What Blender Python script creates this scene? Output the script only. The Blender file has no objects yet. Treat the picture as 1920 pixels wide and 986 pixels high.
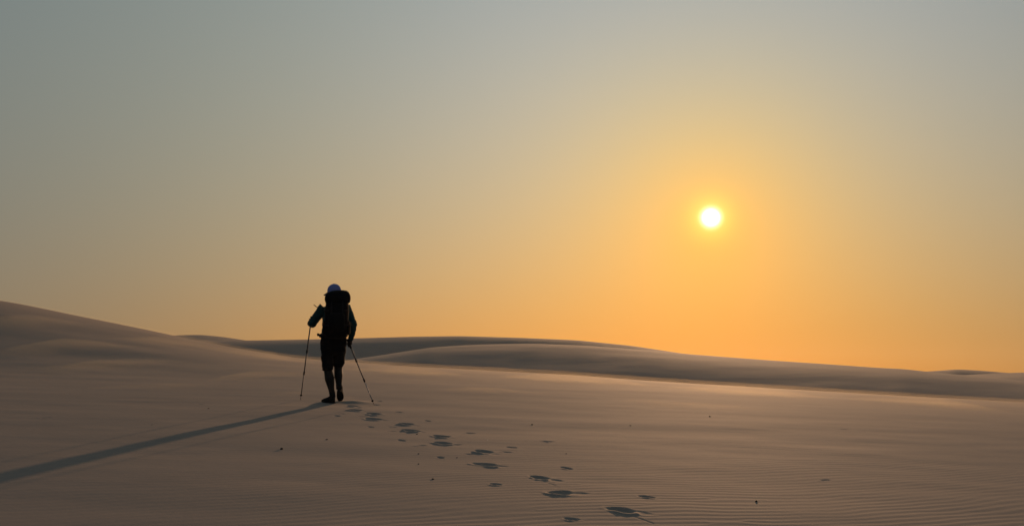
import bpy, bmesh, math, random
import numpy as np
from mathutils import Vector, Matrix, noise as mnoise

V = Vector
# ------------------------------------------------------------------ camera
SC = bpy.context.scene
COL = SC.collection
FPX, CX, CY, HOR = 1478.0, 960.0, 493.0, 702.0
PITCH = math.atan((HOR - CY) / FPX)
EYE = 1.5
cam_d = bpy.data.cameras.new('camera')
cam_d.sensor_width = 36.0
cam_d.lens = FPX / 1920.0 * 36.0
cam_d.clip_start = 0.05
cam_d.clip_end = 8000.0
cam = bpy.data.objects.new('camera', cam_d)
COL.objects.link(cam)
cam.location = (0, 0, EYE)
cam.rotation_euler = (math.pi / 2 + PITCH, 0, 0)
SC.camera = cam


def ray(px, py):
    """unit direction in the world of a point of the photograph"""
    r = (px - CX) / FPX
    u = (CY - py) / FPX
    v = Vector((r, math.cos(PITCH) - u * math.sin(PITCH), math.sin(PITCH) + u * math.cos(PITCH)))
    return v.normalized()


SUN = ray(1333, 408)

# ------------------------------------------------------------------ sky
world = bpy.data.worlds.new('World')
SC.world = world
world.use_nodes = True
NT = world.node_tree
NT.nodes.clear()


def mth(nt, op, a, b=None, clamp=False):
    n = nt.nodes.new('ShaderNodeMath')
    n.operation = op
    n.use_clamp = clamp
    for i, v in enumerate((a, b)):
        if v is None:
            continue
        if isinstance(v, (int, float)):
            n.inputs[i].default_value = v
        else:
            nt.links.new(v, n.inputs[i])
    return n.outputs[0]


def build_sky():
    nt = NT
    tc = nt.nodes.new('ShaderNodeTexCoord')
    sep = nt.nodes.new('ShaderNodeSeparateXYZ')
    nt.links.new(tc.outputs['Generated'], sep.inputs[0])
    z = mth(nt, 'MAXIMUM', sep.outputs['Z'], 0.0)
    zs = mth(nt, 'MULTIPLY', mth(nt, 'SUBTRACT', 1.0, mth(nt, 'EXPONENT', mth(nt, 'MULTIPLY', z, -2.0))), 0.5)
    dot = nt.nodes.new('ShaderNodeVectorMath')
    dot.operation = 'DOT_PRODUCT'
    nt.links.new(tc.outputs['Generated'], dot.inputs[0])
    dot.inputs[1].default_value = SUN
    g = mth(nt, 'MULTIPLY', mth(nt, 'ARCCOSINE', mth(nt, 'MINIMUM', dot.outputs['Value'], 1.0)), 180 / math.pi)
    dot1 = nt.nodes.new('ShaderNodeVectorMath')
    dot1.operation = 'DOT_PRODUCT'
    nt.links.new(tc.outputs['Generated'], dot1.inputs[0])
    dot1.inputs[1].default_value = ray(1200, 550)          # the dust is brightest a little below and left of the sun
    gd = mth(nt, 'MULTIPLY', mth(nt, 'ARCCOSINE', mth(nt, 'MINIMUM', dot1.outputs['Value'], 1.0)), 180 / math.pi)

    def gauss(w, ang=None):
        q = mth(nt, 'POWER', mth(nt, 'DIVIDE', ang or g, w), 2.0)
        return mth(nt, 'EXPONENT', mth(nt, 'MULTIPLY', q, -1.0))

    # dust towards the horizon (E), broad aureole (G1), tight aureole (G2), then the glare and disc of the sun
    K = ((-2.2873, 1.1069, 1.2467, 0.8389, 0.5242, -0.7296, 0.0235, -0.2882),
         (-1.7987, 0.1008, 1.0038, 0.3052, -0.0265, -0.4786, 0.2030, -0.2545),
         (-1.5023, -0.6113, 0.6232, -1.0175, -0.8607, -0.3406, 1.1046, -1.2400))
    E = mth(nt, 'EXPONENT', mth(nt, 'DIVIDE', zs, -0.20))
    wide = gauss(150.0)
    G1 = gauss(44.0, gd)
    G2 = mth(nt, 'EXPONENT', mth(nt, 'DIVIDE', g, -10.0))
    G3 = gauss(28.0)
    feats = (None, mth(nt, 'MULTIPLY', E, wide), G1, G2, mth(nt, 'MULTIPLY', E, G1), mth(nt, 'MULTIPLY', mth(nt, 'MULTIPLY', E, E), wide),
             G3, mth(nt, 'MULTIPLY', G3, E))
    glow, disc = gauss(1.35), gauss(0.44)
    G = (0.30, 0.33, 0.04)
    S = (6.0, 6.0, 5.4)
    comb = nt.nodes.new('ShaderNodeCombineColor')
    for c in range(3):
        v = K[c][0]
        for f, k in zip(feats[1:], K[c][1:]):
            v = mth(nt, 'ADD', mth(nt, 'MULTIPLY', f, k), v)
        v = mth(nt, 'EXPONENT', v)
        v = mth(nt, 'ADD', v, mth(nt, 'MULTIPLY', glow, G[c]))
        v = mth(nt, 'ADD', v, mth(nt, 'MULTIPLY', disc, S[c]))
        nt.links.new(v, comb.inputs[c])
    bg = nt.nodes.new('ShaderNodeBackground')
    out = nt.nodes.new('ShaderNodeOutputWorld')
    nt.links.new(comb.outputs[0], bg.inputs['Color'])
    bg.inputs['Strength'].default_value = 1.0
    nt.links.new(bg.outputs[0], out.inputs['Surface'])


build_sky()

# ------------------------------------------------------------------ sun lamp
sun_d = bpy.data.lights.new('sun', 'SUN')
sun_d.energy = 3.2
sun_d.angle = math.radians(1.2)
sun_d.color = (1.0, 0.57, 0.30)
sun = bpy.data.objects.new('sun', sun_d)
COL.objects.link(sun)
sun.rotation_euler = (-SUN).to_track_quat('-Z', 'Y').to_euler()
sun.location = SUN * 60

# ------------------------------------------------------------------ exposure
vs_ = SC.view_settings
vs_.view_transform = 'Standard'
vs_.look = 'None'
vs_.exposure = 0.0
vs_.gamma = 1.0
vs_.use_curve_mapping = False
SC.render.engine = 'CYCLES'
SC.cycles.use_denoising = True
SC.cycles.max_bounces = 6
SC.cycles.diffuse_bounces = 3
SC.cycles.volume_bounces = 1
SC.cycles.volume_step_rate = 1.0
SC.cycles.sample_clamp_indirect = 8.0


# ------------------------------------------------------------------ materials
def new_mat(name):
    m = bpy.data.materials.new(name)
    m.use_nodes = True
    nt = m.node_tree
    b = nt.nodes['Principled BSDF']
    return m, nt, b


def tex_noise(nt, vec, scale, detail=3.0, rough=0.5):
    n = nt.nodes.new('ShaderNodeTexNoise')
    n.inputs['Scale'].default_value = scale
    n.inputs['Detail'].default_value = detail
    n.inputs['Roughness'].default_value = rough
    nt.links.new(vec, n.inputs['Vector'])
    return n.outputs['Fac']


def mapped(nt, scale=(1, 1, 1), rot=(0, 0, 0)):
    tc = nt.nodes.new('ShaderNodeTexCoord')
    mp = nt.nodes.new('ShaderNodeMapping')
    mp.inputs['Scale'].default_value = scale
    mp.inputs['Rotation'].default_value = rot
    nt.links.new(tc.outputs['Object'], mp.inputs['Vector'])
    return mp.outputs['Vector']


SAND_A = (0.174, 0.133, 0.108, 1)
SAND_B = (0.263, 0.202, 0.163, 1)


def sand_material(name, near):
    m, nt, b = new_mat(name)
    v = mapped(nt)
    big = tex_noise(nt, mapped(nt, (0.35, 1.3, 1.0), (0, 0, 0.12)), 0.9, 4, 0.55)
    grain = tex_noise(nt, v, 260.0 if near else 6.0, 2, 0.6)
    blot = tex_noise(nt, mapped(nt, (0.5, 1.4, 1.0), (0, 0, 0.3)), 9.0 if near else 0.8, 5, 0.65)
    fac = mth(nt, 'ADD', mth(nt, 'MULTIPLY', big, 0.4), mth(nt, 'ADD', mth(nt, 'MULTIPLY', grain, 0.2), mth(nt, 'MULTIPLY', blot, 0.4)))
    mix = nt.nodes.new('ShaderNodeMix')
    mix.data_type = 'RGBA'
    nt.links.new(fac, mix.inputs['Factor'])
    mix.inputs['A'].default_value = SAND_A
    mix.inputs['B'].default_value = SAND_B
    nt.links.new(mix.outputs['Result'], b.inputs['Base Color'])
    b.inputs['Roughness'].default_value = 0.92
    b.inputs['Specular IOR Level'].default_value = 0.25
    b.inputs['Specular Tint'].default_value = (1.0, 0.86, 0.66, 1)
    bump = nt.nodes.new('ShaderNodeBump')
    bump.inputs['Strength'].default_value = 0.35
    bump.inputs['Distance'].default_value = 0.004 if near else 0.05
    fine = tex_noise(nt, mapped(nt, (0.6, 1.2, 1)), 38.0 if near else 1.6, 5, 0.65)
    nt.links.new(fine, bump.inputs['Height'])
    nt.links.new(bump.outputs['Normal'], b.inputs['Normal'])
    return m


M_SAND = sand_material('rippled_sand', True)
M_DUNE = sand_material('dune_sand', False)


def fabric(name, col, rough=0.95, spec=0.08, scale=400.0, amount=0.25, bumpd=0.0006):
    m, nt, b = new_mat(name)
    v = mapped(nt)
    n1 = tex_noise(nt, v, scale, 2, 0.6)
    n2 = tex_noise(nt, v, 9.0, 3, 0.5)
    f = mth(nt, 'ADD', mth(nt, 'MULTIPLY', n1, 0.5), mth(nt, 'MULTIPLY', n2, 0.5))
    mix = nt.nodes.new('ShaderNodeMix')
    mix.data_type = 'RGBA'
    nt.links.new(f, mix.inputs['Factor'])
    mix.inputs['A'].default_value = tuple(c * (1 - amount) for c in col) + (1,)
    mix.inputs['B'].default_value = tuple(c * (1 + amount) for c in col) + (1,)
    nt.links.new(mix.outputs['Result'], b.inputs['Base Color'])
    b.inputs['Roughness'].default_value = rough
    b.inputs['Specular IOR Level'].default_value = spec
    bump = nt.nodes.new('ShaderNodeBump')
    bump.inputs['Distance'].default_value = bumpd
    bump.inputs['Strength'].default_value = 0.5
    nt.links.new(n1, bump.inputs['Height'])
    nt.links.new(bump.outputs['Normal'], b.inputs['Normal'])
    return m


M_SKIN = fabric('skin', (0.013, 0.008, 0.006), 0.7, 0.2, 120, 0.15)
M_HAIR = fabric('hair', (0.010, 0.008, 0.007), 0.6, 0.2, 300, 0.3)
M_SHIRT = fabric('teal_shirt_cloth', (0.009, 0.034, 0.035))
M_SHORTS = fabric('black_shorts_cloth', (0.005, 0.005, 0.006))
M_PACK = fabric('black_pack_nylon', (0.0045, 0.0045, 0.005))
M_PACK2 = fabric('charcoal_pack_webbing', (0.012, 0.011, 0.012))
M_CAP = fabric('blue_cap_cloth', (0.14, 0.165, 0.34))
M_BRIM = fabric('dark_brim_cloth', (0.03, 0.03, 0.05))
M_SHOE = fabric('black_shoe_mesh', (0.010, 0.009, 0.009))
M_SOLE = fabric('dark_rubber_sole', (0.014, 0.012, 0.011))
M_SOCK = fabric('dark_sock_knit', (0.015, 0.014, 0.014))
M_GRIP = fabric('black_grip_foam', (0.012, 0.011, 0.011))
M_PEB = fabric('dark_pebble_stone', (0.030, 0.022, 0.018), 0.8, 0.2, 60, 0.4)
M_PEBL = fabric('pale_shell', (0.75, 0.70, 0.62), 0.6, 0.3, 60, 0.15)
M_METAL, _nt, _b = new_mat('dark_anodised_pole')
_b.inputs['Base Color'].default_value = (0.04, 0.034, 0.032, 1)
_b.inputs['Metallic'].default_value = 0.0
_b.inputs['Roughness'].default_value = 0.42
_n = tex_noise(_nt, mapped(_nt), 90.0, 2)
_nt.links.new(mth(_nt, 'ADD', mth(_nt, 'MULTIPLY', _n, 0.25), 0.5), _b.inputs['Roughness'])
M_LIT_SHAFT, _nt, _b = new_mat('lit_tone_lower_shaft')
_b.inputs['Base Color'].default_value = (0.22, 0.20, 0.19, 1)  # right pole's sunlit lower section, its light put into a paler colour
_b.inputs['Metallic'].default_value = 0.2
_n = tex_noise(_nt, mapped(_nt), 70.0, 2)
_nt.links.new(mth(_nt, 'ADD', mth(_nt, 'MULTIPLY', _n, 0.3), 0.35), _b.inputs['Roughness'])


# ------------------------------------------------------------------ bookkeeping
def tag(o, label=None, cat=None, group=None, kind=None):
    if label:
        o['label'] = label
    if cat:
        o['category'] = cat
    if group:
        o['group'] = group
    if kind:
        o['kind'] = kind
    return o


def link(name, mesh, mat, parent=None, smooth=True):
    mesh.materials.clear()
    mesh.materials.append(mat)
    if smooth:
        mesh.polygons.foreach_set('use_smooth', np.ones(len(mesh.polygons), bool))
    o = bpy.data.objects.new(name, mesh)
    COL.objects.link(o)
    if parent:
        o.parent = parent
    return o


def grid_mesh(name, P, closed=False):
    """P: rows x cols x 3 array -> mesh"""
    R, C = P.shape[:2]
    me = bpy.data.meshes.new(name)
    idx = np.arange(R * C, dtype=np.int32).reshape(R, C)
    if closed:
        a, b_ = idx[:-1], np.roll(idx, -1, 1)[:-1]
        c_, d = np.roll(idx, -1, 1)[1:], idx[1:]
    else:
        a, b_, c_, d = idx[:-1, :-1], idx[:-1, 1:], idx[1:, 1:], idx[1:, :-1]
    F = np.stack([a, b_, c_, d], -1).reshape(-1, 4)
    me.vertices.add(R * C)
    me.vertices.foreach_set('co', P.reshape(-1).astype(np.float32))
    me.loops.add(F.size)
    me.loops.foreach_set('vertex_index', F.reshape(-1))
    me.polygons.add(len(F))
    me.polygons.foreach_set('loop_start', np.arange(0, F.size, 4, dtype=np.int32))
    me.update(calc_edges=True)
    return me


# ------------------------------------------------------------------ terrain
rng = np.random.default_rng(11)
_tab = rng.random((256, 256))


def vnoise(x, y):
    xi, yi = np.floor(x).astype(int), np.floor(y).astype(int)
    fx, fy = x - xi, y - yi
    fx = fx * fx * fx * (fx * (fx * 6 - 15) + 10)
    fy = fy * fy * fy * (fy * (fy * 6 - 15) + 10)
    g = lambda i, j: _tab[(xi + i) & 255, (yi + j) & 255]
    return ((g(0, 0) * (1 - fx) + g(1, 0) * fx) * (1 - fy) + (g(0, 1) * (1 - fx) + g(1, 1) * fx) * fy) * 2 - 1


def fbm(x, y, o=3):
    s, a = 0, 1.0
    for i in range(o):
        s = s + a * vnoise(x * 2 ** i + 17.3 * i, y * 2 ** i + 5.7 * i)
        a *= 0.5
    return s


PB, PC = -0.031, 0.0829          # the slope the walker climbs: falls to the right, rises ahead
TH = np.radians(np.linspace(-75, 75, 1501))


def px_table(pts, smooth_deg=1.2):
    """crest line of a dune, as bearing -> sight slope, smoothed"""
    th, sl = [], []
    for px, py in pts:
        d = ray(px, py)
        th.append(math.atan2(d.x, d.y))
        sl.append(d.z / math.hypot(d.x, d.y))
    v = np.interp(TH, th, sl)
    k = int(smooth_deg / 0.1)
    w = np.hanning(2 * k + 3)
    w /= w.sum()
    return np.convolve(np.pad(v, k + 1, mode='edge'), w, 'valid')


def bearing_table(pts, smooth_deg=6):
    th = [math.atan((px - CX) / FPX) for px, _ in pts]
    v = np.interp(TH, th, [q for _, q in pts])
    k = int(smooth_deg / 0.1)
    w = np.hanning(2 * k + 3)
    w /= w.sum()
    return np.convolve(np.pad(v, k + 1, mode='edge'), w, 'valid')


NEAR_S = px_table([(-3000, 430), (-1200, 470), (-600, 500), (-300, 527), (0, 563), (60, 574), (120, 587), (180, 599), (240, 611),
                   (300, 623.5), (352, 635), (400, 645), (456, 655.5), (510, 665), (560, 672), (644, 679.5), (696, 683), (821, 690),
                   (1081, 704), (1200, 713), (1300, 719.5), (1440, 728), (1680, 742), (1920, 755), (2400, 782), (4000, 840)], 2.0)
NEAR_D = bearing_table([(-1200, 35), (-600, 34), (0, 32), (300, 30), (560, 28), (740, 25), (1300, 22), (1920, 23), (3000, 23)])
TROUGH = -2.2


def base_z(x, y):
    x = np.asarray(x, float)
    y = np.asarray(y, float)
    r = np.hypot(x, y)
    th = np.arctan2(x, y)
    m = PB * np.sin(th) + PC * np.cos(th)
    D = np.interp(th, TH, NEAR_D)
    s = np.interp(th, TH, NEAR_S)
    zD = EYE + s * D
    r0 = 0.55 * D
    L = D - r0
    t = np.clip((r - r0) / L, 0, 1)
    h00 = 2 * t ** 3 - 3 * t ** 2 + 1
    h10 = t ** 3 - 2 * t ** 2 + t
    h01 = -2 * t ** 3 + 3 * t ** 2
    h11 = t ** 3 - t ** 2
    z_mid = h00 * m * r0 + h10 * L * m + h01 * zD + h11 * L * s
    q = np.maximum(r - D, 0)
    k = 0.03
    qs = (s + 0.30) / k
    qq = np.minimum(q, qs)
    z_far = zD + s * qq - 0.5 * k * qq ** 2 - 0.30 * (q - qq)
    # settle into the trough behind the crest
    dz = z_far - TROUGH
    z_far = TROUGH + 0.5 * (dz + np.sqrt(dz * dz + 1.2))
    fade = np.clip((r - 90) / 200, 0, 1)
    z_far = z_far - 3.0 * fade
    zf = np.where(r < r0, m * r, np.where(r < D, z_mid, z_far))
    # join the mid piece and the smoothed far piece without a step
    step = (TROUGH + 0.5 * ((zD - TROUGH) + np.sqrt((zD - TROUGH) ** 2 + 1.2))) - zD
    zf = np.where(r >= D, zf - step * np.exp(-q / 3.0), zf)
    # behind and beside the camera: the same slope, easing off with distance
    rr = 40 * np.tanh(r / 40)
    zb = m * rr
    w = np.clip((np.abs(th) - math.radians(62)) / math.radians(30), 0, 1)
    w = w * w * (3 - 2 * w)
    return zf * (1 - w) + zb * w


def on_ground(px, py, lo=2.0, hi=None):
    """the point of the sand seen at a point of the photograph"""
    d = ray(px, py)
    c = Vector((0, 0, EYE))
    hi = hi or 19.0
    for i in range(60):
        mid = 0.5 * (lo + hi)
        p = c + d * mid
        if p.z > float(base_z(p.x, p.y)):
            lo = mid
        else:
            hi = mid
    p = c + d * lo
    return Vector((p.x, p.y, float(base_z(p.x, p.y))))


STEPS = [(660, 760.5, 23), (664, 769, 36), (700, 776, 34), (699, 785, 40), (761, 794.5, 36), (769, 806.5, 46), (826, 818, 36),
         (829, 831, 40), (906, 847, 40), (908, 871, 50), (1012, 896, 46), (1050, 925, 60), (1164, 957, 56)]
POLE_MARKS = [(632, 780), (695, 800), (753, 826), (826, 858), (930, 909), (1072, 973), (712, 751), (747, 773), (802, 789), (882, 811),
              (959, 839), (1062, 878), (1213, 932), (705, 758)]


def smooth01(a, b, x):
    t = np.clip((x - a) / (b - a), 0, 1)
    return t * t * (3 - 2 * t)


def stamps():
    """footprints and pole holes: (x, y, along, half length, half width, depth, rim, seed)"""
    out = []
    rnd = random.Random(4)
    pts = [on_ground(a, b) for a, b, _ in STEPS]
    for i, (p, st) in enumerate(zip(pts, STEPS)):
        j, k = max(i - 2, 0), min(i + 2, len(pts) - 1)
        d = (pts[j] - pts[k])
        ang = math.atan2(d.y, d.x) + (0.80 if i > 10 else 0.60 if i > 8 else 0.38) + rnd.uniform(-0.10, 0.10) + (0.08 if i % 2 else -0.08)
        hl = (0.108 if i > 9 else 0.124) * rnd.uniform(0.92, 1.08)
        out.append((p.x, p.y, ang, hl, (0.070 if i > 9 else 0.080) * rnd.uniform(0.9, 1.12), 0.018 * rnd.uniform(0.85, 1.2), 0.0085 * rnd.uniform(0.6, 1.2), i * 3.7))
        # shallow scuff trailing behind the heel
        bx, by = p.x - math.cos(ang) * 0.17, p.y - math.sin(ang) * 0.17
        out.append((bx, by, ang + rnd.uniform(-0.2, 0.2), 0.085, 0.05, 0.005 * rnd.uniform(0.3, 1.3), 0.001, i * 5.1 + 1))
    for i, (a, b) in enumerate(POLE_MARKS):
        p = on_ground(a, b)
        out.append((p.x, p.y, math.radians(150 + rnd.uniform(-25, 25)), 0.065 * rnd.uniform(0.8, 1.2), 0.028 * rnd.uniform(0.8, 1.3),
                    0.013 * rnd.uniform(0.8, 1.3), 0.0045 * rnd.uniform(0.4, 1.2), 50 + i * 2.3))
    for a, b in ((375, 757), (86, 784), (1548, 899), (1583, 805), (735, 800), (856, 834), (640, 776), (745, 797), (735, 808), (880, 852), (950, 848), (1020, 828), (680, 781), (1030, 829), (790, 836)):
        p = on_ground(a, b)
        out.append((p.x, p.y, math.radians(rnd.uniform(-10, 20)), 0.07, 0.02, 0.008, 0.003, a * 0.1))
    # long thin drag lines left by the pole tips
    for (a, b), (c, d) in (((1182, 966), (1236, 984)), ((1022, 905), (1046, 912)), ((700, 787), (625, 800))):
        p, q = on_ground(a, b), on_ground(c, d)
        out.append(((p.x + q.x) / 2, (p.y + q.y) / 2, math.atan2(q.y - p.y, q.x - p.x), (p - q).length / 2, 0.014, 0.003, 0.001, a * 0.2))
    return out


STAMPS = stamps()
FOOT = on_ground(622, 754.5)


def detail_z(x, y, r, th):
    """ripples, soft drifts, prints"""
    z = np.zeros_like(x)
    front = smooth01(math.radians(50), math.radians(40), np.abs(th)) * smooth01(26, 18, r)
    z += front * 0.007 * fbm(x * 0.35 + 3, y * 0.9 + 1, 3)
    z += front * 0.0008 * fbm(x * 1.1 + 9, y * 4.0 + 4, 3)
    z += 0.025 * smooth01(13, 19, r) * smooth01(34, 28, r) * smooth01(0, -6, x) * fbm(x * 0.22 + 70, y * 0.40 + 9, 3)
    warp = 0.16 * fbm(x * 0.33 + 40, y * 0.5 + 12, 2) + 0.030 * fbm(x * 1.7 + 2, y * 2.2 + 8, 2)
    lam = 0.096
    ph = (0.955 * y - 0.298 * x + warp) / lam
    rf = random.Random(9)
    for i in range(46):                                    # places where ripples fork and merge
        fx, fy = rf.uniform(-4.5, 6.5), rf.uniform(4.6, 11.0)
        sx_, sg = rf.uniform(0.25, 0.9), rf.choice((-1, 1))
        ph = ph + sg * (np.arctan2(y - fy, x - fx) - np.arctan2(y - fy - 0.31 * sx_, x - fx - 0.95 * sx_)) / (2 * math.pi)
    patch = 0.5 + 0.5 * np.clip(1.5 * fbm(x * 0.8 + 21, y * 1.1 + 33, 3) + 0.25, -1, 1)
    amp = 0.00088 * (0.30 + 0.70 * patch) * smooth01(13.5, 6.2, r) * smooth01(-4.5, 0.5, x + 0.15 * (y - 6))
    amp = amp + 0.00016 * smooth01(16, 10, r)
    f = ph - np.floor(ph)
    prof = np.where(f < 0.62, np.sin((f / 0.62 - 0.5) * math.pi), np.sin((0.5 - (f - 0.62) / 0.38) * math.pi))
    rip = amp * front * prof
    cover = np.ones_like(x)
    st = np.zeros_like(x)
    for (sx, sy, an, hl, hw, dp, rim, seed) in STAMPS:
        R = max(hl, hw) * 2.2
        sel = np.where((np.abs(x - sx) < R) & (np.abs(y - sy) < R))
        if len(sel[0]) == 0:
            continue
        dx, dy = x[sel] - sx, y[sel] - sy
        p = (dx * math.cos(an) + dy * math.sin(an)) / hl
        q = (-dx * math.sin(an) + dy * math.cos(an)) / hw
        q = q * (1 + 0.22 * p * (1 if hl > 0.1 else 0)) + 0.10 * np.sin(p * 3 + seed)
        e = np.sqrt(p * p + q * q) + 0.08 * vnoise(dx * 22 + seed, dy * 22 + seed * 2)
        hole = -dp * (1 - smooth01(0.45, 1.10, e)) * (0.9 + 0.1 * p)
        nd = -(dx * SUN.x + dy * SUN.y) / (np.hypot(dx, dy) * math.hypot(SUN.x, SUN.y) + 1e-6)
        heap = 0.22 + 1.25 * smooth01(-0.1, 0.9, nd)          # the sand is thrown back, away from the walk
        ridge = rim * heap * np.exp(-((e - 1.16) / 0.24) ** 4) * (0.80 + 0.55 * vnoise(dx * 16 + seed, dy * 16))
        st[sel] += hole + ridge
        cover[sel] = np.minimum(cover[sel], smooth01(0.9, 1.7, e))
    z += rip * cover + st
    # sand pushed up around the standing foot
    dx, dy = x - (FOOT.x + 0.30), y - (FOOT.y + 0.14)
    z += 0.028 * np.exp(-((dx / 0.22) ** 2 + (dy / 0.16) ** 2))
    return z


def build_ground():
    rr = [0.0]
    r = 0.25
    while r < 3.6:
        rr.append(r)
        r *= 1.06
    r = 3.6
    while r < 19.5:
        rr.append(r)
        r *= 1.0023
    while r < 34:
        rr.append(r)
        r *= 1.012
    while r < 330:
        rr.append(r)
        r *= 1.06
    fine = np.arange(-40, 40.01, 0.1)
    side = np.linspace(40, 320, 90)[1:-1]
    th = np.radians(np.concatenate([fine, side]))
    R, T = np.meshgrid(np.array(rr), th, indexing='ij')
    X, Y = R * np.sin(T), R * np.cos(T)
    Tw = np.arctan2(X, Y)
    Z = base_z(X, Y)
    n = len(fine)
    i0 = next(i for i, v in enumerate(rr) if v >= 3.0)
    i1 = next(i for i, v in enumerate(rr) if v >= 27)
    sl = (slice(i0, i1), slice(0, n))
    Z[sl] += detail_z(X[sl], Y[sl], R[sl], Tw[sl])
    Z[0, :] = 0.0
    P = np.stack([X, Y, Z], -1)
    me = grid_mesh('sand_ground', P[:, ::-1], closed=True)
    o = link('sand_ground', me, M_SAND)
    tag(o, 'rippled tan sand slope with a trail of footprints, rising to the left', 'sand', kind='structure')


build_ground()


def build_dune(label, crest, dist, front_k, back_k, front_slope, floor, px_range, smooth_deg=1.0):
    S = px_table(crest, smooth_deg)
    Dt = bearing_table(dist, 4)
    t0, t1 = (math.atan((p - CX) / FPX) for p in px_range)
    th = np.arange(t0, t1, math.radians(0.18))
    D = np.interp(th, TH, Dt)
    s = np.interp(th, TH, S)
    zD = EYE + s * D
    span = 1.0
    u = np.concatenate([-np.linspace(1, 0, 60) ** 1.6, np.linspace(0, 1, 40)[1:] ** 1.4])
    Fl, Bl = 34.0 * dist[0][1] / 52.0, 45.0 * dist[0][1] / 52.0
    U, T = np.meshgrid(u, th, indexing='ij')
    Q = np.where(U < 0, U * Fl, U * Bl)
    Rr = D[None, :] + Q
    a = np.maximum(-Q, 0)                       # towards the camera
    qa = np.minimum(a, (front_slope + s[None, :]).clip(0.02) / front_k)
    zf = zD - s * qa - 0.5 * front_k * qa ** 2 - front_slope * (a - qa)
    b = np.maximum(Q, 0)
    qb = np.minimum(b, (0.22 + s[None, :]).clip(0.02) / back_k)
    zb = zD + s * qb - 0.5 * back_k * qb ** 2 - 0.22 * (b - qb)
    Z = np.where(Q < 0, zf, zb)
    X, Y = Rr * np.sin(T), Rr * np.cos(T)
    sc = dist[0][1] / 52.0
    bend = smooth01(0, 6 * sc, np.abs(Q))
    Z = Z + bend * 0.035 * sc * fbm(X * 0.10 / sc + 5, Y * 0.22 / sc + floor, 3)
    Z = np.maximum(Z, floor - 1.5)
    me = grid_mesh('sand_dune', np.stack([X, Y, Z], -1)[:, ::-1])
    o = link('sand_dune', me, M_DUNE)
    tag(o, label, 'dune', 'dunes behind the crest', 'structure')
    return o


build_dune('nearest smooth dune behind the walker, its long face in shade',
           [(300, 712), (560, 690), (600, 684), (640, 677.5), (664, 673), (720, 665), (764, 658), (810, 651), (870, 647), (925, 645), (1003, 644),
            (1107, 648), (1237, 658), (1290, 663.5), (1440, 675), (1560, 683), (1653, 689.7), (1690, 691), (1730, 695.5), (1806, 703), (1860, 708),
            (1920, 714), (2300, 740), (2900, 770)],
           [(400, 52), (1000, 52), (1900, 46), (2600, 40)], 0.013, 0.02, 0.190, -4.0, (380, 2700))
build_dune('broad low dune on the skyline between walker and sun',
           [(-200, 660), (150, 646), (378, 638), (472, 638), (586, 636), (665, 634), (769, 631), (862, 629.7), (977, 633), (1081, 637.5), (1185, 648),
            (1290, 664), (1400, 684), (1500, 706), (1700, 730)],
           [(0, 96), (900, 100), (1700, 96)], 0.020, 0.012, 0.24, -5.5, (-150, 1650))
build_dune('small far dune crest above the left slope',
           [(-200, 690), (150, 650), (250, 635), (336, 628), (378, 627.6), (415, 631), (456, 637), (520, 650), (640, 690)],
           [(0, 150), (900, 150)], 0.012, 0.01, 0.30, -6.0, (-100, 640), 0.5)
build_dune('small far dune hump near the right edge',
           [(1500, 730), (1600, 708), (1680, 699), (1752, 695.3), (1795, 692), (1839, 694.5), (1894, 699), (1960, 706), (2100, 730)],
           [(1500, 120), (2200, 120)], 0.02, 0.012, 0.30, -6.0, (1500, 2100), 0.5)
build_dune('pale distant dune cut off by the right edge',
           [(1500, 712), (1700, 706), (1806, 703), (1850, 700.3), (1883, 699), (1920, 698), (2050, 696), (2400, 690), (3200, 680), (4000, 690)],
           [(1500, 95), (3200, 95)], 0.004, 0.012, 0.16, -6.0, (1500, 3900), 0.5)


# ------------------------------------------------------------------ dusty air and sand blown along the ground
def air(name, label, mesh, dens, col, g):
    m = bpy.data.materials.new(name)
    m.use_nodes = True
    nt = m.node_tree
    nt.nodes.clear()
    out = nt.nodes.new('ShaderNodeOutputMaterial')
    pv = nt.nodes.new('ShaderNodeVolumePrincipled')
    pv.inputs['Color'].default_value = col + (1,)
    pv.inputs['Density'].default_value = dens
    pv.inputs['Anisotropy'].default_value = g
    nt.links.new(pv.outputs[0], out.inputs['Volume'])
    o = link(name, mesh, m, None, False)
    tag(o, label, 'haze' if name == 'haze' else 'dust', kind='stuff')
    return o


bm = bmesh.new()
bmesh.ops.create_cube(bm, size=1.0, matrix=Matrix.Translation((0, 0, 0.5)) @ Matrix.Diagonal((680, 680, 21.0, 1)))
me = bpy.data.meshes.new('haze')
bm.to_mesh(me)
bm.free()
air('haze', 'thin dusty evening air over the dunes', me, 0.00013, (0.93, 0.86, 0.74), 0.70)


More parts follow.
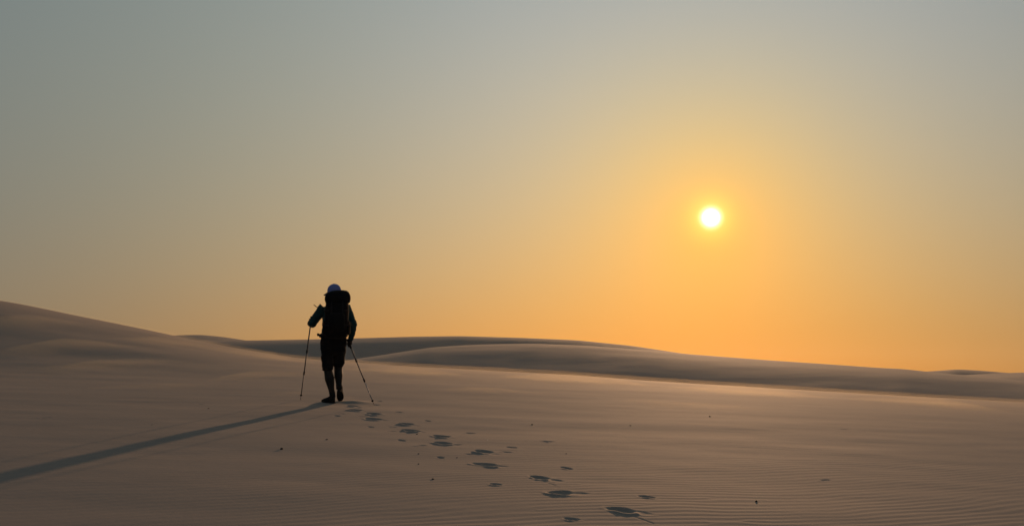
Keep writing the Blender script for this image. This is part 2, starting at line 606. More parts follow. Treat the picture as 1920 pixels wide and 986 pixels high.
def drift(height, dens, lo, hi):
    th = np.radians(np.arange(-44, 44.01, 0.5))
    D = np.interp(th, TH, NEAR_D)
    t = np.linspace(0, 1, 60)
    R = lo + (D[None, :] + hi - lo) * t[:, None]
    T = np.broadcast_to(th[None, :], R.shape)
    X, Y = R * np.sin(T), R * np.cos(T)
    Z = base_z(X, Y)
    env = np.sin(np.pi * np.clip(t, 0, 1)) ** 0.6
    side = np.sin(np.pi * (th - th[0]) / (th[-1] - th[0])) ** 0.4
    top = np.stack([X, Y, Z + 0.004 + height * env[:, None] * side[None, :]], -1)
    bot = np.stack([X, Y, Z - 0.10], -1)
    n, m_ = X.shape
    idx = np.arange(n * m_).reshape(n, m_)
    F = []
    q = np.stack([idx[:-1, :-1], idx[:-1, 1:], idx[1:, 1:], idx[1:, :-1]], -1).reshape(-1, 4)
    F += [tuple(int(v) for v in f[::-1]) for f in q]
    F += [tuple(int(v) + n * m_ for v in f) for f in q]
    b = list(idx[0, :]) + list(idx[1:, -1]) + list(idx[-1, -2::-1]) + list(idx[-2:0:-1, 0])
    for a, c in zip(b, b[1:] + b[:1]):
        F.append((int(a), int(c), int(c) + n * m_, int(a) + n * m_))
    me = bpy.data.meshes.new('blowing_sand')
    me.from_pydata([tuple(v) for v in np.concatenate([top.reshape(-1, 3), bot.reshape(-1, 3)])], [], F)
    bm = bmesh.new()
    bm.from_mesh(me)
    bmesh.ops.recalc_face_normals(bm, faces=bm.faces)
    bm.to_mesh(me)
    bm.free()
    return me


def wisps():
    spec = [((-40, 668), (250, 646), 0.9, 0.22), ((190, 640), (430, 656), 0.8, 0.20), ((380, 652), (600, 682), 0.7, 0.20), ((40, 700), (330, 676), 0.7, 0.14),
            ((380, 712), (590, 700), 0.5, 0.12), ((640, 694), (880, 705), 0.9, 0.16), ((930, 706), (1230, 725), 1.0, 0.17), ((1250, 728), (1560, 748), 1.0, 0.16),
            ((1600, 748), (1900, 770), 0.9, 0.14), ((-60, 616), (150, 606), 0.9, 0.22), ((630, 753), (672, 751), 0.22, 0.10), ((150, 730), (420, 722), 0.4, 0.07),
            ((800, 728), (1040, 740), 0.5, 0.07), ((1150, 752), (1450, 770), 0.5, 0.06), ((500, 742), (600, 738), 0.25, 0.06)]
    Vt, F = [], []
    for (a, b, half, h) in spec:
        A = on_ground(a[0], a[1], 2.0, 30.0)
        B = on_ground(b[0], b[1], 2.0, 30.0)
        c = (A + B) / 2
        u = B - A
        L = math.hypot(u.x, u.y) / 2
        u = Vector((u.x, u.y, 0)).normalized()
        w = Vector((-u.y, u.x, 0))
        NR, NA = 9, 36
        base = len(Vt)
        tops, bots = [], []
        for i in range(NR + 1):
            rho = i / NR
            for sgn in (1, -1):
                row = []
                n_ = 1 if i == 0 else NA
                for j in range(n_):
                    t = 2 * math.pi * j / NA
                    wob = 1 + 0.18 * math.sin(3 * t + a[0]) + 0.10 * math.sin(7 * t + b[1])
                    p = c + u * (L * rho * math.cos(t) * wob) + w * (half * rho * math.sin(t) * wob)
                    z = float(base_z(p.x, p.y))
                    z += h * (1 - rho * rho) ** 1.6 if sgn > 0 else -0.05 * (1 - rho * rho)
                    if i == NR:
                        z += -0.004
                    row.append(len(Vt))
                    if i == NR and sgn < 0:
                        row[-1] = tops[-1][j]
                    else:
                        Vt.append((p.x, p.y, z))
                (tops if sgn > 0 else bots).append(row)
        for g_, rev in ((tops, False), (bots, True)):
            for i in range(NR):
                for j in range(NA):
                    k = (j + 1) % NA
                    f = (g_[0][0], g_[1][j], g_[1][k]) if i == 0 else (g_[i][j], g_[i + 1][j], g_[i + 1][k], g_[i][k])
                    F.append(f[::-1] if rev else f)
    me = bpy.data.meshes.new('blowing_sand')
    me.from_pydata(Vt, [], F)
    bm = bmesh.new()
    bm.from_mesh(me)
    bmesh.ops.recalc_face_normals(bm, faces=bm.faces)
    bm.to_mesh(me)
    bm.free()
    return me


air('blowing_sand', 'wisps of sand blown low across the slope', wisps(), 0.06, (0.95, 0.80, 0.50), 0.6)
air('blowing_sand', 'thin veil of wind-blown sand skimming the lit crest', drift(0.12, 0.0, 15.0, 6.0), 0.014, (0.95, 0.77, 0.48), 0.6)

# ------------------------------------------------------------------ shape helpers for the figure
def ring_frame(d, hint):
    d = d.normalized()
    x = hint - d * hint.dot(d)
    if x.length < 1e-4:
        x = Vector((0, 1, 0)) - d * d.y
    x.normalize()
    return x, d.cross(x)


def tube(bm, pts, rad, seg=14, hint=Vector((1, 0, 0)), cap=True):
    """closed tapered tube; rad = r or (rx, ry) per point, rx along the hint"""
    pts = [Vector(p) for p in pts]
    n = len(pts)
    rings = []
    rad = [(r, r) if isinstance(r, (int, float)) else r for r in rad]
    P, Rd, T = list(pts), list(rad), []
    for i in range(n):
        T.append((pts[min(i + 1, n - 1)] - pts[max(i - 1, 0)]).normalized())
    seq = []
    if cap:
        for f, k in ((0.9, 0.45), (0.45, 0.88)):
            m = min(Rd[0])
            seq.append((P[0] - T[0] * m * f * 0.7, (Rd[0][0] * k, Rd[0][1] * k), T[0]))
    seq += list(zip(P, Rd, T))
    if cap:
        for f, k in ((0.45, 0.88), (0.9, 0.45)):
            m = min(Rd[-1])
            seq.append((P[-1] + T[-1] * m * f * 0.7, (Rd[-1][0] * k, Rd[-1][1] * k), T[-1]))
    for p, r, t in seq:
        x, y = ring_frame(t, hint)
        rings.append([bm.verts.new(p + x * (r[0] * math.cos(a)) + y * (r[1] * math.sin(a)))
                      for a in (2 * math.pi * j / seg for j in range(seg))])
    for a, b in zip(rings[:-1], rings[1:]):
        for j in range(seg):
            bm.faces.new((a[j], a[(j + 1) % seg], b[(j + 1) % seg], b[j]))
    bm.faces.new(list(reversed(rings[0])))
    bm.faces.new(rings[-1])


def ball(bm, c, r, rot=None, u=16, v=10):
    r = (r, r, r) if isinstance(r, (int, float)) else r
    M = Matrix.Translation(c) @ (rot.to_4x4() if rot else Matrix.Identity(4)) @ Matrix.Diagonal((r[0], r[1], r[2], 1))
    bmesh.ops.create_uvsphere(bm, u_segments=u, v_segments=v, radius=1.0, matrix=M)


def rbox(bm, c, size, rot=None, bev=0.01, seg=2):
    M = Matrix.Translation(c) @ (rot.to_4x4() if rot else Matrix.Identity(4)) @ Matrix.Diagonal((size[0], size[1], size[2], 1))
    g = bmesh.ops.create_cube(bm, size=1.0, matrix=M)
    vs = g['verts']
    ed = list({e for v in vs for e in v.link_edges})
    if bev:
        bmesh.ops.bevel(bm, geom=ed, offset=bev, segments=seg, affect='EDGES', profile=0.5)


def to_mesh(name, bm, off=Vector((0, 0, 0))):
    bmesh.ops.translate(bm, verts=bm.verts, vec=-off)
    bmesh.ops.recalc_face_normals(bm, faces=bm.faces)
    me = bpy.data.meshes.new(name)
    bm.to_mesh(me)
    bm.free()
    return me


def fuse(name, bm, voxel=0.007, smooth=6, off=Vector((0, 0, 0)), cloth=0.0):
    """many overlapping closed forms -> one continuous skin"""
    me = to_mesh(name, bm, off)
    o = bpy.data.objects.new(name, me)
    COL.objects.link(o)
    m = o.modifiers.new('r', 'REMESH')
    m.mode = 'VOXEL'
    m.voxel_size = voxel
    s = o.modifiers.new('s', 'SMOOTH')
    s.iterations = smooth
    s.factor = 0.5
    dg = bpy.context.evaluated_depsgraph_get()
    out = bpy.data.meshes.new_from_object(o.evaluated_get(dg))
    bpy.data.objects.remove(o)
    bpy.data.meshes.remove(me)
    out.name = name
    if cloth:
        n = len(out.vertices)
        co = np.empty(n * 3, np.float32)
        no = np.empty(n * 3, np.float32)
        out.vertices.foreach_get('co', co)
        out.vertex_normals.foreach_get('vector', no)
        co = co.reshape(-1, 3)
        no = no.reshape(-1, 3)
        w = fbm(co[:, 0] * 14 + co[:, 2] * 6 + 3, co[:, 2] * 22 + co[:, 1] * 9, 2)
        co = co + no * (cloth * w)[:, None]
        out.vertices.foreach_set('co', co.reshape(-1))
        out.update()
    return out


# ------------------------------------------------------------------ the walker (local: x right, y away from the camera, z up)
YAW = math.atan2(-FOOT.x, FOOT.y)
ROT = Matrix.Rotation(YAW, 3, 'Z') @ Matrix.Rotation(math.radians(-1.5), 3, 'Y')
ORG = FOOT.copy()


def loc(w):
    return ROT.inverted() @ (Vector(w) - ORG)


def gz(x, y):
    w = ORG + ROT @ Vector((x, y, 0))
    return float(base_z(w.x, w.y)) - ORG.z


V = Vector
TIP_L = loc(on_ground(563.5, 748.5))
TIP_R = loc(on_ground(701.5, 758.5))
GRIP_L = V((-0.322, 0.315, 1.235))
GRIP_R = V((0.262, 0.015, 0.865))
AX_L = (GRIP_L - TIP_L).normalized()
AX_R = (GRIP_R - TIP_R).normalized()

SH_L, EL_L, WR_L = V((-0.135, 0.0, 1.435)), V((-0.298, 0.005, 1.190)), V((-0.318, 0.235, 1.215))
SH_R, EL_R, WR_R = V((0.212, -0.01, 1.425)), V((0.312, -0.075, 1.150)), V((0.280, -0.010, 0.935))
HIP_L, KN_L, AN_L = V((-0.065, 0.0, 0.90)), V((-0.058, 0.055, 0.485)), V((0.014, 0.0, 0.095))
HIP_R, KN_R, AN_R = V((0.100, 0.0, 0.90)), V((0.094, 0.110, 0.500)), V((0.108, 0.020, 0.205 + gz(0.12, 0.15)))


def hand(bm, c, ax, wrist, thumb_side):
    """a fist closed round a grip at c with axis ax"""
    e1 = (wrist - c)
    e1 = (e1 - ax * e1.dot(ax)).normalized()
    e2 = ax.cross(e1) * thumb_side
    R = 0.0215
    pc = c + e1 * 0.030 + e2 * 0.014
    tube(bm, [wrist, pc + ax * 0.004, pc + e2 * 0.012 - e1 * 0.02], [(0.027, 0.021), (0.021, 0.040), (0.014, 0.038)], 12, e2)
    for i, (h, ln, rr) in enumerate(((0.031, 0.97, 0.0088), (0.0105, 1.06, 0.0092), (-0.0105, 1.0, 0.0088), (-0.030, 0.80, 0.0078))):
        pts = []
        for k in range(7):
            a = math.radians(70 + 205 * ln * k / 6)
            pts.append(c + ax * h + (e1 * math.cos(a) + e2 * math.sin(a)) * (R + 0.009 * (1 - k / 9)))
        tube(bm, pts, [rr * 1.08, rr * 1.08, rr, rr, rr * 0.95, rr * 0.9, rr * 0.82], 8)
    pts = [pc + ax * 0.022 - e2 * 0.012]
    for k in range(4):
        a = math.radians(-25 - 95 * k / 3)
        pts.append(c + ax * (0.030 + 0.006 * k) + (e1 * math.cos(a) + e2 * math.sin(a)) * (R + 0.010))
    tube(bm, pts, [0.0125, 0.0115, 0.0105, 0.0098, 0.0085], 8)


def build_body():
    bm = bmesh.new()
    # trunk
    tube(bm, [(0.018, 0.0, 0.84), (0.018, 0.0, 0.94), (0.025, 0.0, 1.06), (0.032, 0.01, 1.20), (0.038, 0.01, 1.33), (0.040, 0.0, 1.43), (0.040, 0.005, 1.475)],
         [(0.150, 0.105), (0.168, 0.112), (0.146, 0.098), (0.155, 0.108), (0.172, 0.112), (0.150, 0.085), (0.085, 0.06)], 20)
    # neck and head, turned to the left
    turn = Matrix.Rotation(math.radians(48), 3, 'Z')
    hc = V((0.030, 0.060, 1.665))
    tube(bm, [(0.040, 0.0, 1.45), (0.036, 0.03, 1.53), (0.032, 0.05, 1.60)], [(0.066, 0.060), (0.056, 0.056), (0.056, 0.058)], 14)
    f = turn @ V((0, 1, 0))
    sd = turn @ V((1, 0, 0))
    up = V((0, 0, 1))
    ball(bm, hc + up * 0.018, (0.074, 0.093, 0.100), turn)
    ball(bm, hc + f * 0.022 - up * 0.050, (0.056, 0.066, 0.064), turn)
    ball(bm, hc + f * 0.066 - up * 0.096, (0.024, 0.020, 0.016), turn)
    tube(bm, [hc + f * 0.090 + up * 0.015, hc + f * 0.108 - up * 0.022], [0.008, 0.014], 8)
    ball(bm, hc + f * 0.082 - up * 0.062, (0.025, 0.011, 0.008), turn)
    for k in (-1, 1):
        ball(bm, hc + sd * k * 0.074 - f * 0.006 - up * 0.012, (0.010, 0.020, 0.032), turn)
        ball(bm, hc + sd * k * 0.032 + f * 0.084 + up * 0.012, (0.013, 0.009, 0.008), turn)
        ball(bm, hc + sd * k * 0.030 + f * 0.086 + up * 0.030, (0.020, 0.009, 0.006), turn)
    # arms
    for sh, el, wr in ((SH_L, EL_L, WR_L), (SH_R, EL_R, WR_R)):
        m1 = sh.lerp(el, 0.45)
        m2 = el.lerp(wr, 0.35)
        inn = sh.lerp(V((0.04, 0, 1.42)), 0.35)
        tube(bm, [inn, sh, m1, el, m2, wr], [0.062, 0.060, 0.050, 0.041, 0.042, 0.028], 14)
    hand(bm, GRIP_L, AX_L, WR_L, 1)
    hand(bm, GRIP_R, AX_R, WR_R, -1)
    # legs and feet
    for hp, kn, an in ((HIP_L, KN_L, AN_L), (HIP_R, KN_R, AN_R)):
        th_ = hp.lerp(kn, 0.45)
        cf = kn.lerp(an, 0.34) + V((0, -0.022, 0))
        sn = kn.lerp(an, 0.72) + V((0, -0.008, 0))
        tube(bm, [hp, th_, kn, cf, sn, an], [0.088, 0.078, 0.062, 0.072 if hp is HIP_L else 0.064, 0.048, 0.038], 16)
    return bm


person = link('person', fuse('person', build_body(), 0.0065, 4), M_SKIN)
person.location = ORG
person.rotation_euler = ROT.to_euler()
tag(person, 'walker seen from behind in cap, teal long sleeves, dark shorts, leaning on two poles', 'person')


def wear(name, mesh, mat, label=None, parent=None):
    o = link(name, mesh, mat, parent or person)
    if label:
        o['label'] = label
    return o


# shirt
bm = bmesh.new()
tube(bm, [(0.018, 0.0, 0.93), (0.022, 0.0, 1.02), (0.028, 0.0, 1.12), (0.034, 0.01, 1.24), (0.038, 0.01, 1.35), (0.040, 0.0, 1.45), (0.040, 0.006, 1.495)],
     [(0.186, 0.128), (0.184, 0.126), (0.178, 0.120), (0.180, 0.125), (0.186, 0.126), (0.160, 0.100), (0.078, 0.072)], 22)
for sh, el, wr in ((SH_L, EL_L, WR_L), (SH_R, EL_R, WR_R)):
    inn = sh.lerp(V((0.04, 0, 1.42)), 0.4)
    k = 1 if sh is SH_L else 0
    tube(bm, [inn, sh, sh.lerp(el, 0.5), el, el.lerp(wr, 0.45), el.lerp(wr, 0.93)],
         [0.076, 0.076, 0.068, 0.064 + 0.006 * k, 0.056 + 0.008 * k, 0.040], 16)
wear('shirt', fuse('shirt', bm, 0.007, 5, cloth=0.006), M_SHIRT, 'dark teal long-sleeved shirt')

# shorts
bm = bmesh.new()
tube(bm, [(0.020, 0.0, 0.80), (0.020, 0.0, 0.90), (0.020, 0.0, 1.00)], [(0.190, 0.138), (0.200, 0.142), (0.184, 0.126)], 22)
tube(bm, [(-0.062, 0.0, 0.90), (-0.068, 0.012, 0.78), (-0.068, 0.03, 0.66), (-0.066, 0.045, 0.56), (-0.061, 0.052, 0.487)],
     [(0.112, 0.120), (0.100, 0.112), (0.092, 0.098), (0.089, 0.092), (0.076, 0.086)], 18, cap=False)
tube(bm, [(0.106, 0.0, 0.90), (0.108, 0.03, 0.78), (0.106, 0.06, 0.67), (0.103, 0.085, 0.60), (0.094, 0.10, 0.545)],
     [(0.112, 0.120), (0.098, 0.112), (0.088, 0.098), (0.086, 0.092), (0.074, 0.084)], 18, cap=False)
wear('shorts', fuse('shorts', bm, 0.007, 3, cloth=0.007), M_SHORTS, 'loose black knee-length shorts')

# cap
bm = bmesh.new()
hc = V((0.030, 0.058, 1.690))
turn = Matrix.Rotation(math.radians(48), 3, 'Z') @ Matrix.Rotation(math.radians(-6), 3, 'X')
rows = []
for i in range(9):
    a = math.radians(90 * i / 8.0)
    rows.append([hc + turn @ V((0.103 * math.cos(t) * math.cos(a * 0.985), 0.108 * math.sin(t) * math.cos(a * 0.985), 0.112 * math.sin(a) ** 0.92))
                 for t in (2 * math.pi * j / 24 for j in range(24))])
vr = [[bm.verts.new(p) for p in r_] for r_ in rows]
for a, b in zip(vr[:-1], vr[1:]):
    for j in range(24):
        bm.faces.new((a[j], a[(j + 1) % 24], b[(j + 1) % 24], b[j]))
bm.faces.new(vr[-1])
lowr = [bm.verts.new(hc + turn @ V((0.101 * math.cos(t), 0.106 * math.sin(t), -0.030))) for t in (2 * math.pi * j / 24 for j in range(24))]
for j in range(24):
    bm.faces.new((lowr[j], lowr[(j + 1) % 24], vr[0][(j + 1) % 24], vr[0][j]))
bm.faces.new(list(reversed(lowr)))
ball(bm, hc + turn @ V((0, 0, 0.112)), 0.007, None, 8, 6)
cap = wear('cap', to_mesh('cap', bm), M_CAP, 'pale blue cap')
bm = bmesh.new()
top, bot = [], []
NB = 14
for i in range(4):
    rowt, rowb = [], []
    for j in range(NB + 1):
        t = math.radians(28 + 124 * j / NB)
        q = i / 3.0
        rx, ry = 0.100, 0.104 + 0.105 * q * math.sin(t) ** 0.7
        p = V((rx * math.cos(t), ry * math.sin(t), -0.002 - 0.028 * q - 0.016 * (abs(math.cos(t)) ** 2)))
        rowt.append(bm.verts.new(hc + turn @ (p + V((0, 0, 0.0045)))))
        rowb.append(bm.verts.new(hc + turn @ (p - V((0, 0, 0.0045)))))
    top.append(rowt)
    bot.append(rowb)
for g_ in (top, bot):
    for a, b in zip(g_[:-1], g_[1:]):
        for j in range(NB):
            bm.faces.new((a[j], a[j + 1], b[j + 1], b[j]))
for j in range(NB):
    bm.faces.new((top[-1][j], top[-1][j + 1], bot[-1][j + 1], bot[-1][j]))
wear('brim', to_mesh('brim', bm), M_BRIM, None, cap)
bm = bmesh.new()
ball(bm, V((0.036, 0.040, 1.640)), (0.078, 0.086, 0.075))
wear('hair', to_mesh('hair', bm), M_HAIR)


# shoes: sole outline lofted upwards, heel at the origin, toe along +y
def shoe(heel, yaw, pitch, side):
    R = Matrix.Rotation(yaw, 3, 'Z') @ Matrix.Rotation(pitch, 3, 'X')
    bm = bmesh.new()

    def ringz(z, k, toe, heelx):
        out = []
        for j in range(26):
            t = 2 * math.pi * j / 26
            y = 0.5 * (1 - math.cos(t))
            w = 0.034 + 0.016 * math.sin(min(y * 1.25, 1) * math.pi * 0.75) ** 2
            w *= (1 - max(0, (y - 0.78) / 0.22) ** 2.2 * 0.86) * (1 - max(0, (0.1 - y) / 0.1) ** 2 * 0.75)
            x = (w if math.sin(t) >= 0 else -w) * k + side * 0.010 * math.sin(y * math.pi)
            yy = heelx + y * (toe - heelx)
            out.append(V((x, yy, z + (0.016 * max(0, y - 0.7) ** 1.2 / 0.3 if z < 0.03 else 0))))
        return out

    def loft(rs):
        vv = [[bm.verts.new(heel + R @ p) for p in r_] for r_ in rs]
        for a, b in zip(vv[:-1], vv[1:]):
            for j in range(26):
                bm.faces.new((a[j], a[(j + 1) % 26], b[(j + 1) % 26], b[j]))
        bm.faces.new(list(reversed(vv[0])))
        bm.faces.new(vv[-1])
    loft([ringz(0.020, 0.98, 0.278, -0.002), ringz(0.040, 1.0, 0.270, 0.0), ringz(0.058, 0.92, 0.235, 0.004), ringz(0.078, 0.82, 0.165, 0.008),
          ringz(0.100, 0.76, 0.105, 0.008), ringz(0.118, 0.76, 0.090, 0.006)])
    up = wear('shoe', to_mesh('shoe', bm), M_SHOE)
    bm2 = bmesh.new()
    bm = bm2
    loft([ringz(0.0, 1.00, 0.284, -0.004), ringz(0.012, 1.07, 0.290, -0.008), ringz(0.024, 1.04, 0.284, -0.005)])
    wear('sole', to_mesh('sole', bm2), M_SOLE, None, up)
    return up


shoe(V((0.038, -0.058, gz(0.03, -0.05) - 0.010)), math.radians(40), math.radians(5), -1)
toe_r = V((0.122, 0.175, gz(0.122, 0.175) - 0.006))
pr = math.radians(-36)
shoe(toe_r - Matrix.Rotation(math.radians(-4), 3, 'Z') @ V((0, 0.270 * math.cos(pr), 0.270 * math.sin(pr))), math.radians(-4), pr, 1)
for kn, an in ((KN_L, AN_L), (KN_R, AN_R)):
    bm = bmesh.new()
    q = an.lerp(kn, 0.17) + V((0, -0.005, 0))
    tube(bm, [an + V((0, 0, -0.02)), an.lerp(kn, 0.09), q], [0.044, 0.044, 0.047], 16, cap=False)
    wear('sock', to_mesh('sock', bm), M_SOCK)

# ------------------------------------------------------------------ the backpack
PACK0 = V((0.065, -0.24, 1.00))
pack = bpy.data.objects.new('backpack', None)
COL.objects.link(pack)
pack.empty_display_size = 0.1
pack.location = ORG + ROT @ PACK0
pack.rotation_euler = ROT.to_euler()
tag(pack, 'large black hiking backpack with domed lid worn on the back', 'backpack')


def packpart(name, mesh, mat=None, parent=None, label=None):
    o = link(name, mesh, mat or M_PACK, parent or pack)
    if label:
        o['label'] = label
    return o


def puffy(name, rows, mat=None, parent=None, seg=28, power=3.2, voxel=None):
    """stack of rounded-rectangle rings: (z, cx, cy, hx, hy)"""
    bm = bmesh.new()
    vv = []
    for z, cx, cy, hx, hy in rows:
        ring = []
        for j in range(seg):
            t = 2 * math.pi * j / seg
            c, s = math.cos(t), math.sin(t)
            ring.append(bm.verts.new(V((cx + hx * math.copysign(abs(c) ** (2 / power), c), cy + hy * math.copysign(abs(s) ** (2 / power), s), z))))
        vv.append(ring)
    for a, b in zip(vv[:-1], vv[1:]):
        for j in range(seg):
            bm.faces.new((a[j], a[(j + 1) % seg], b[(j + 1) % seg], b[j]))
    bm.faces.new(list(reversed(vv[0])))
    bm.faces.new(vv[-1])
    return packpart(name, to_mesh(name, bm, PACK0), mat, parent)


main = puffy('main_bag', [(0.955, 0.055, -0.22, 0.10, 0.05), (0.975, 0.058, -0.225, 0.145, 0.085), (1.05, 0.062, -0.235, 0.165, 0.105), (1.18, 0.064, -0.245, 0.172, 0.118),
                          (1.30, 0.066, -0.245, 0.174, 0.122), (1.40, 0.070, -0.24, 0.172, 0.120), (1.47, 0.074, -0.235, 0.165, 0.112), (1.50, 0.076, -0.23, 0.13, 0.08)])
lid = puffy('lid', [(1.468, 0.080, -0.225, 0.150, 0.100), (1.488, 0.081, -0.228, 0.180, 0.128), (1.530, 0.080, -0.230, 0.192, 0.140), (1.575, 0.081, -0.230, 0.190, 0.140),
                    (1.612, 0.085, -0.225, 0.176, 0.130), (1.643, 0.094, -0.22, 0.150, 0.110), (1.664, 0.106, -0.215, 0.112, 0.078), (1.674, 0.112, -0.213, 0.06, 0.035)], power=2.3)
puffy('front_pocket', [(1.06, 0.064, -0.345, 0.10, 0.02), (1.075, 0.064, -0.352, 0.115, 0.032), (1.20, 0.065, -0.366, 0.118, 0.040), (1.30, 0.066, -0.362, 0.112, 0.034), (1.325, 0.066, -0.352, 0.09, 0.018)])
for k, x in ((-1, -0.112), (1, 0.238)):
    puffy('side_pocket', [(1.00, x, -0.23, 0.014, 0.05), (1.02, x, -0.23, 0.026, 0.075), (1.12, x, -0.235, 0.030, 0.082), (1.19, x, -0.235, 0.026, 0.078), (1.205, x, -0.235, 0.016, 0.06)])
for k in (-1, 1):
    xs = 0.040 + k * 0.098
    bm = bmesh.new()
    tube(bm, [(xs, -0.125, 1.43), (xs + k * 0.004, -0.09, 1.51), (xs + k * 0.006, -0.02, 1.538), (xs + k * 0.008, 0.07, 1.51), (xs + k * 0.012, 0.132, 1.42),
              (xs + k * 0.018, 0.142, 1.30), (xs + k * 0.045, 0.10, 1.17), (xs + k * 0.070, 0.0, 1.10), (xs + k * 0.05, -0.12, 1.08)],
         [(0.032, 0.010)] * 7 + [(0.014, 0.006)] * 2, 10)
    packpart('shoulder_strap', to_mesh('shoulder_strap', bm, PACK0), M_PACK2)
bm = bmesh.new()
pts = []
for j in range(25):
    t = 2 * math.pi * j / 24
    pts.append((0.020 + 0.202 * math.sin(t), 0.0 - 0.145 * math.cos(t), 1.005 + 0.012 * math.cos(t)))
n = len(pts) - 1
vv = []
for j in range(n):
    p = V(pts[j])
    o_ = V((p.x - 0.02, p.y, 0)).normalized()
    h = 0.042 if 4 < j < 20 else 0.05
    vv.append([bm.verts.new(p + o_ * a + V((0, 0, b))) for a, b in ((-0.008, -h / 2), (0.010, -h / 2), (0.014, 0), (0.010, h / 2), (-0.008, h / 2))])
for j in range(n):
    a, b = vv[j], vv[(j + 1) % n]
    for k in range(5):
        bm.faces.new((a[k], a[(k + 1) % 5], b[(k + 1) % 5], b[k]))
belt = packpart('hip_belt', to_mesh('hip_belt', bm, PACK0), M_PACK2)
bm = bmesh.new()
rbox(bm, V((-0.206, 0.0, 1.022)), (0.034, 0.075, 0.040), None, 0.007)
packpart('belt_pouch', to_mesh('belt_pouch', bm, PACK0), M_PACK2, belt)
for z in (1.12, 1.34):
    for k, x in ((-1, -0.107), (1, 0.240)):
        bm = bmesh.new()
        tube(bm, [(x, -0.14, z), (x + k * 0.006, -0.23, z + 0.01), (x - k * 0.004, -0.33, z + 0.015), (x - k * 0.06, -0.372, z + 0.02)], [(0.0035, 0.011)] * 4, 8)
        packpart('compression_strap', to_mesh('compression_strap', bm, PACK0), M_PACK2)
for x in (-0.01, 0.15):
    bm = bmesh.new()
    tube(bm, [(x, -0.352, 1.50), (x, -0.372, 1.44), (x, -0.376, 1.36), (x, -0.390, 1.28)], [(0.011, 0.003)] * 4, 8)
    st = packpart('lid_strap', to_mesh('lid_strap', bm, PACK0), M_PACK2)
    bm = bmesh.new()
    rbox(bm, V((x, -0.378, 1.40)), (0.034, 0.012, 0.042), None, 0.004)
    packpart('buckle', to_mesh('buckle', bm, PACK0), M_PACK2, st)
bm = bmesh.new()
tube(bm, [(0.035, -0.11, 1.50), (0.03, -0.085, 1.545), (0.06, -0.085, 1.545), (0.07, -0.11, 1.50)], [0.009] * 4, 8)
packpart('haul_loop', to_mesh('haul_loop', bm, PACK0), M_PACK2)
bm = bmesh.new()
tube(bm, [(-0.150, 0.10, 1.395), (-0.200, 0.10, 1.432), (-0.238, 0.10, 1.455), (-0.276, 0.095, 1.484)], [(0.006, 0.005), (0.006, 0.005), (0.0055, 0.0045), (0.0055, 0.0045)], 8)
packpart('drinking_tube', to_mesh('drinking_tube', bm, PACK0), M_PACK2, None, 'thin stiff tube sticking out past the left shoulder')


# ------------------------------------------------------------------ trekking poles
def pole(tip, grip, ax, label, strap_dir, lower):
    e = bpy.data.objects.new('trekking_pole', None)
    COL.objects.link(e)
    e.empty_display_size = 0.1
    e.location = ORG + ROT @ tip
    e.rotation_euler = ROT.to_euler()
    tag(e, label, 'pole', 'trekking poles')
    top = grip + ax * 0.085
    Lp = (top - tip).length
    at = lambda d: ax * d

    def part(name, spec, mat, seg=12, parent=None):
        bm = bmesh.new()
        tube(bm, [at(d) for d, _ in spec], [r for _, r in spec], seg, cap=False)
        return link(name, to_mesh(name, bm), mat, parent or e)
    part('tip', [(-0.035, 0.002), (0.0, 0.0035), (0.03, 0.0045), (0.055, 0.0055)], M_METAL, 8)
    part('basket', [(0.052, 0.009), (0.056, 0.016), (0.060, 0.019), (0.066, 0.017), (0.078, 0.009)], M_GRIP, 16)
    part('lower_shaft', [(0.05, 0.0068), (0.20, 0.0072), (0.40, 0.0074)], lower)
    part('middle_shaft', [(0.39, 0.0085), (0.55, 0.0088), (0.74, 0.0088)], M_METAL)
    part('upper_shaft', [(0.73, 0.0100), (0.85, 0.0104), (Lp - 0.13, 0.0104)], M_METAL)
    for d in (0.40, 0.735):
        part('lock_collar', [(d - 0.028, 0.0098), (d - 0.020, 0.0128), (d + 0.016, 0.0132), (d + 0.026, 0.0108)], M_GRIP)
    g = part('grip', [(Lp - 0.155, 0.011), (Lp - 0.14, 0.0155), (Lp - 0.10, 0.0140), (Lp - 0.06, 0.0150), (Lp - 0.03, 0.0165), (Lp - 0.008, 0.021), (Lp + 0.006, 0.016)], M_GRIP)
    bm = bmesh.new()
    s = strap_dir
    tube(bm, [at(Lp - 0.012), at(Lp - 0.02) + s * 0.05 + V((0, 0, 0.008)), at(Lp - 0.075) + s * 0.075, at(Lp - 0.12) + s * 0.055, at(Lp - 0.10) + s * 0.03],
         [(0.008, 0.0025)] * 5, 8)
    link('wrist_strap', to_mesh('wrist_strap', bm), M_GRIP, g)
    return e


pole(TIP_L, GRIP_L, AX_L, 'near-upright trekking pole planted left of the walker', (WR_L - GRIP_L).normalized(), M_METAL)
pole(TIP_R, GRIP_R, AX_R, 'slanted trekking pole trailing to the right of the walker', (WR_R - GRIP_R).normalized(), M_LIT_SHAFT)


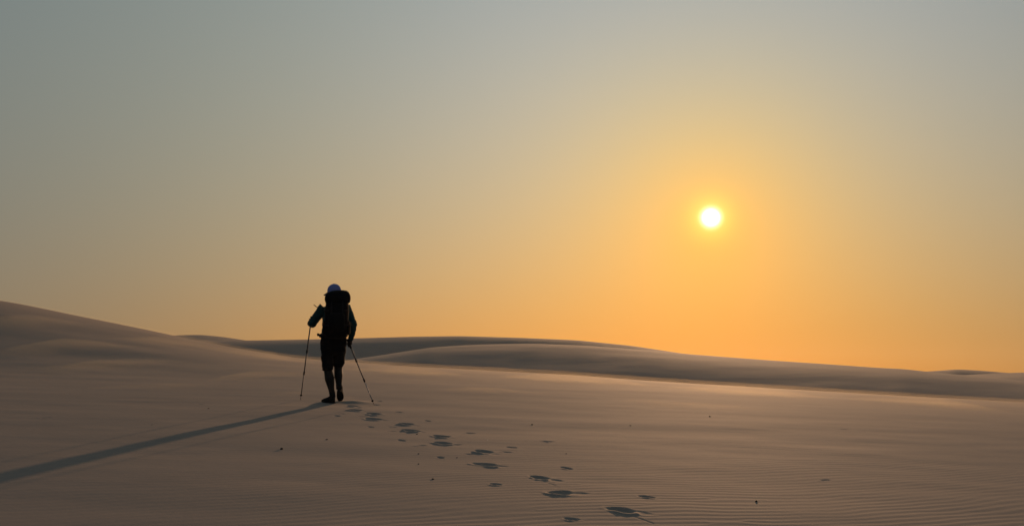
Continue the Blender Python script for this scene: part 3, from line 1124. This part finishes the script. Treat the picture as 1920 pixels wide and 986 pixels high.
# ------------------------------------------------------------------ pebbles and bits of shell on the sand
def pebble(px, py, size, label, pale=False, seed=0):
    p = on_ground(px, py)
    size *= 0.78
    bm = bmesh.new()
    bmesh.ops.create_icosphere(bm, subdivisions=2, radius=1.0)
    rnd = random.Random(seed)
    s = (rnd.uniform(1.0, 1.5), rnd.uniform(0.7, 1.0), rnd.uniform(0.55, 0.85))
    for v in bm.verts:
        k = 1 + 0.28 * mnoise.noise(v.co * 1.3 + V((seed * 3.1, 0, 0)))
        v.co = V((v.co.x * s[0], v.co.y * s[1], v.co.z * s[2])) * k * size
    o = link('shell_fragment' if pale else 'pebble', to_mesh('pebble', bm), M_PEBL if pale else M_PEB)
    o.location = p + V((0, 0, size * 0.35))
    o.rotation_euler = (rnd.uniform(-.3, .3), rnd.uniform(-.3, .3), rnd.uniform(0, 6.28))
    tag(o, label, 'shell' if pale else 'pebble', 'pebbles scattered on the sand')


PEBBLES = [
    (528, 842, 0.020, 'dark pebble below the long shadow, leftmost of the big ones'),
    (613, 825, 0.019, 'dark pebble on bare sand below the walker and the long shadow'),
    (812, 899, 0.017, 'dark pebble on the ripples left of the nearer footprints'),
    (782, 814, 0.011, 'tiny dark pebble just below a deep footprint nearest the walker'),
    (785, 851, 0.010, 'upper of two tiny specks left of the footprint trail'),
    (785, 870, 0.010, 'lower of two tiny specks left of the footprint trail'),
    (857, 858, 0.009, 'tiny speck right of a pole mark beside the trail'),
    (1062, 851, 0.012, 'small dark pebble right of the trail, above a pole mark'),
    (998, 796, 0.013, 'small pebble on smooth sand right of the walker'),
    (1182, 798, 0.013, 'small pebble on smooth sand between trail and sun'),
    (1418, 940, 0.012, 'dark pebble alone among the ripples at the lower right'),
    (1331, 781, 0.014, 'small pebble right below the sun, near the lit crest'),
    (391, 766, 0.014, 'small pebble left of the walker above the shadow'),
    (285, 797, 0.012, 'pebble above the middle of the long shadow'),
]
for i, (a, b, s_, lb) in enumerate(PEBBLES):
    pebble(a, b, s_, lb, False, i + 1)
pebble(914, 825, 0.009, 'tiny white shell fragment above the middle footprints', True, 40)
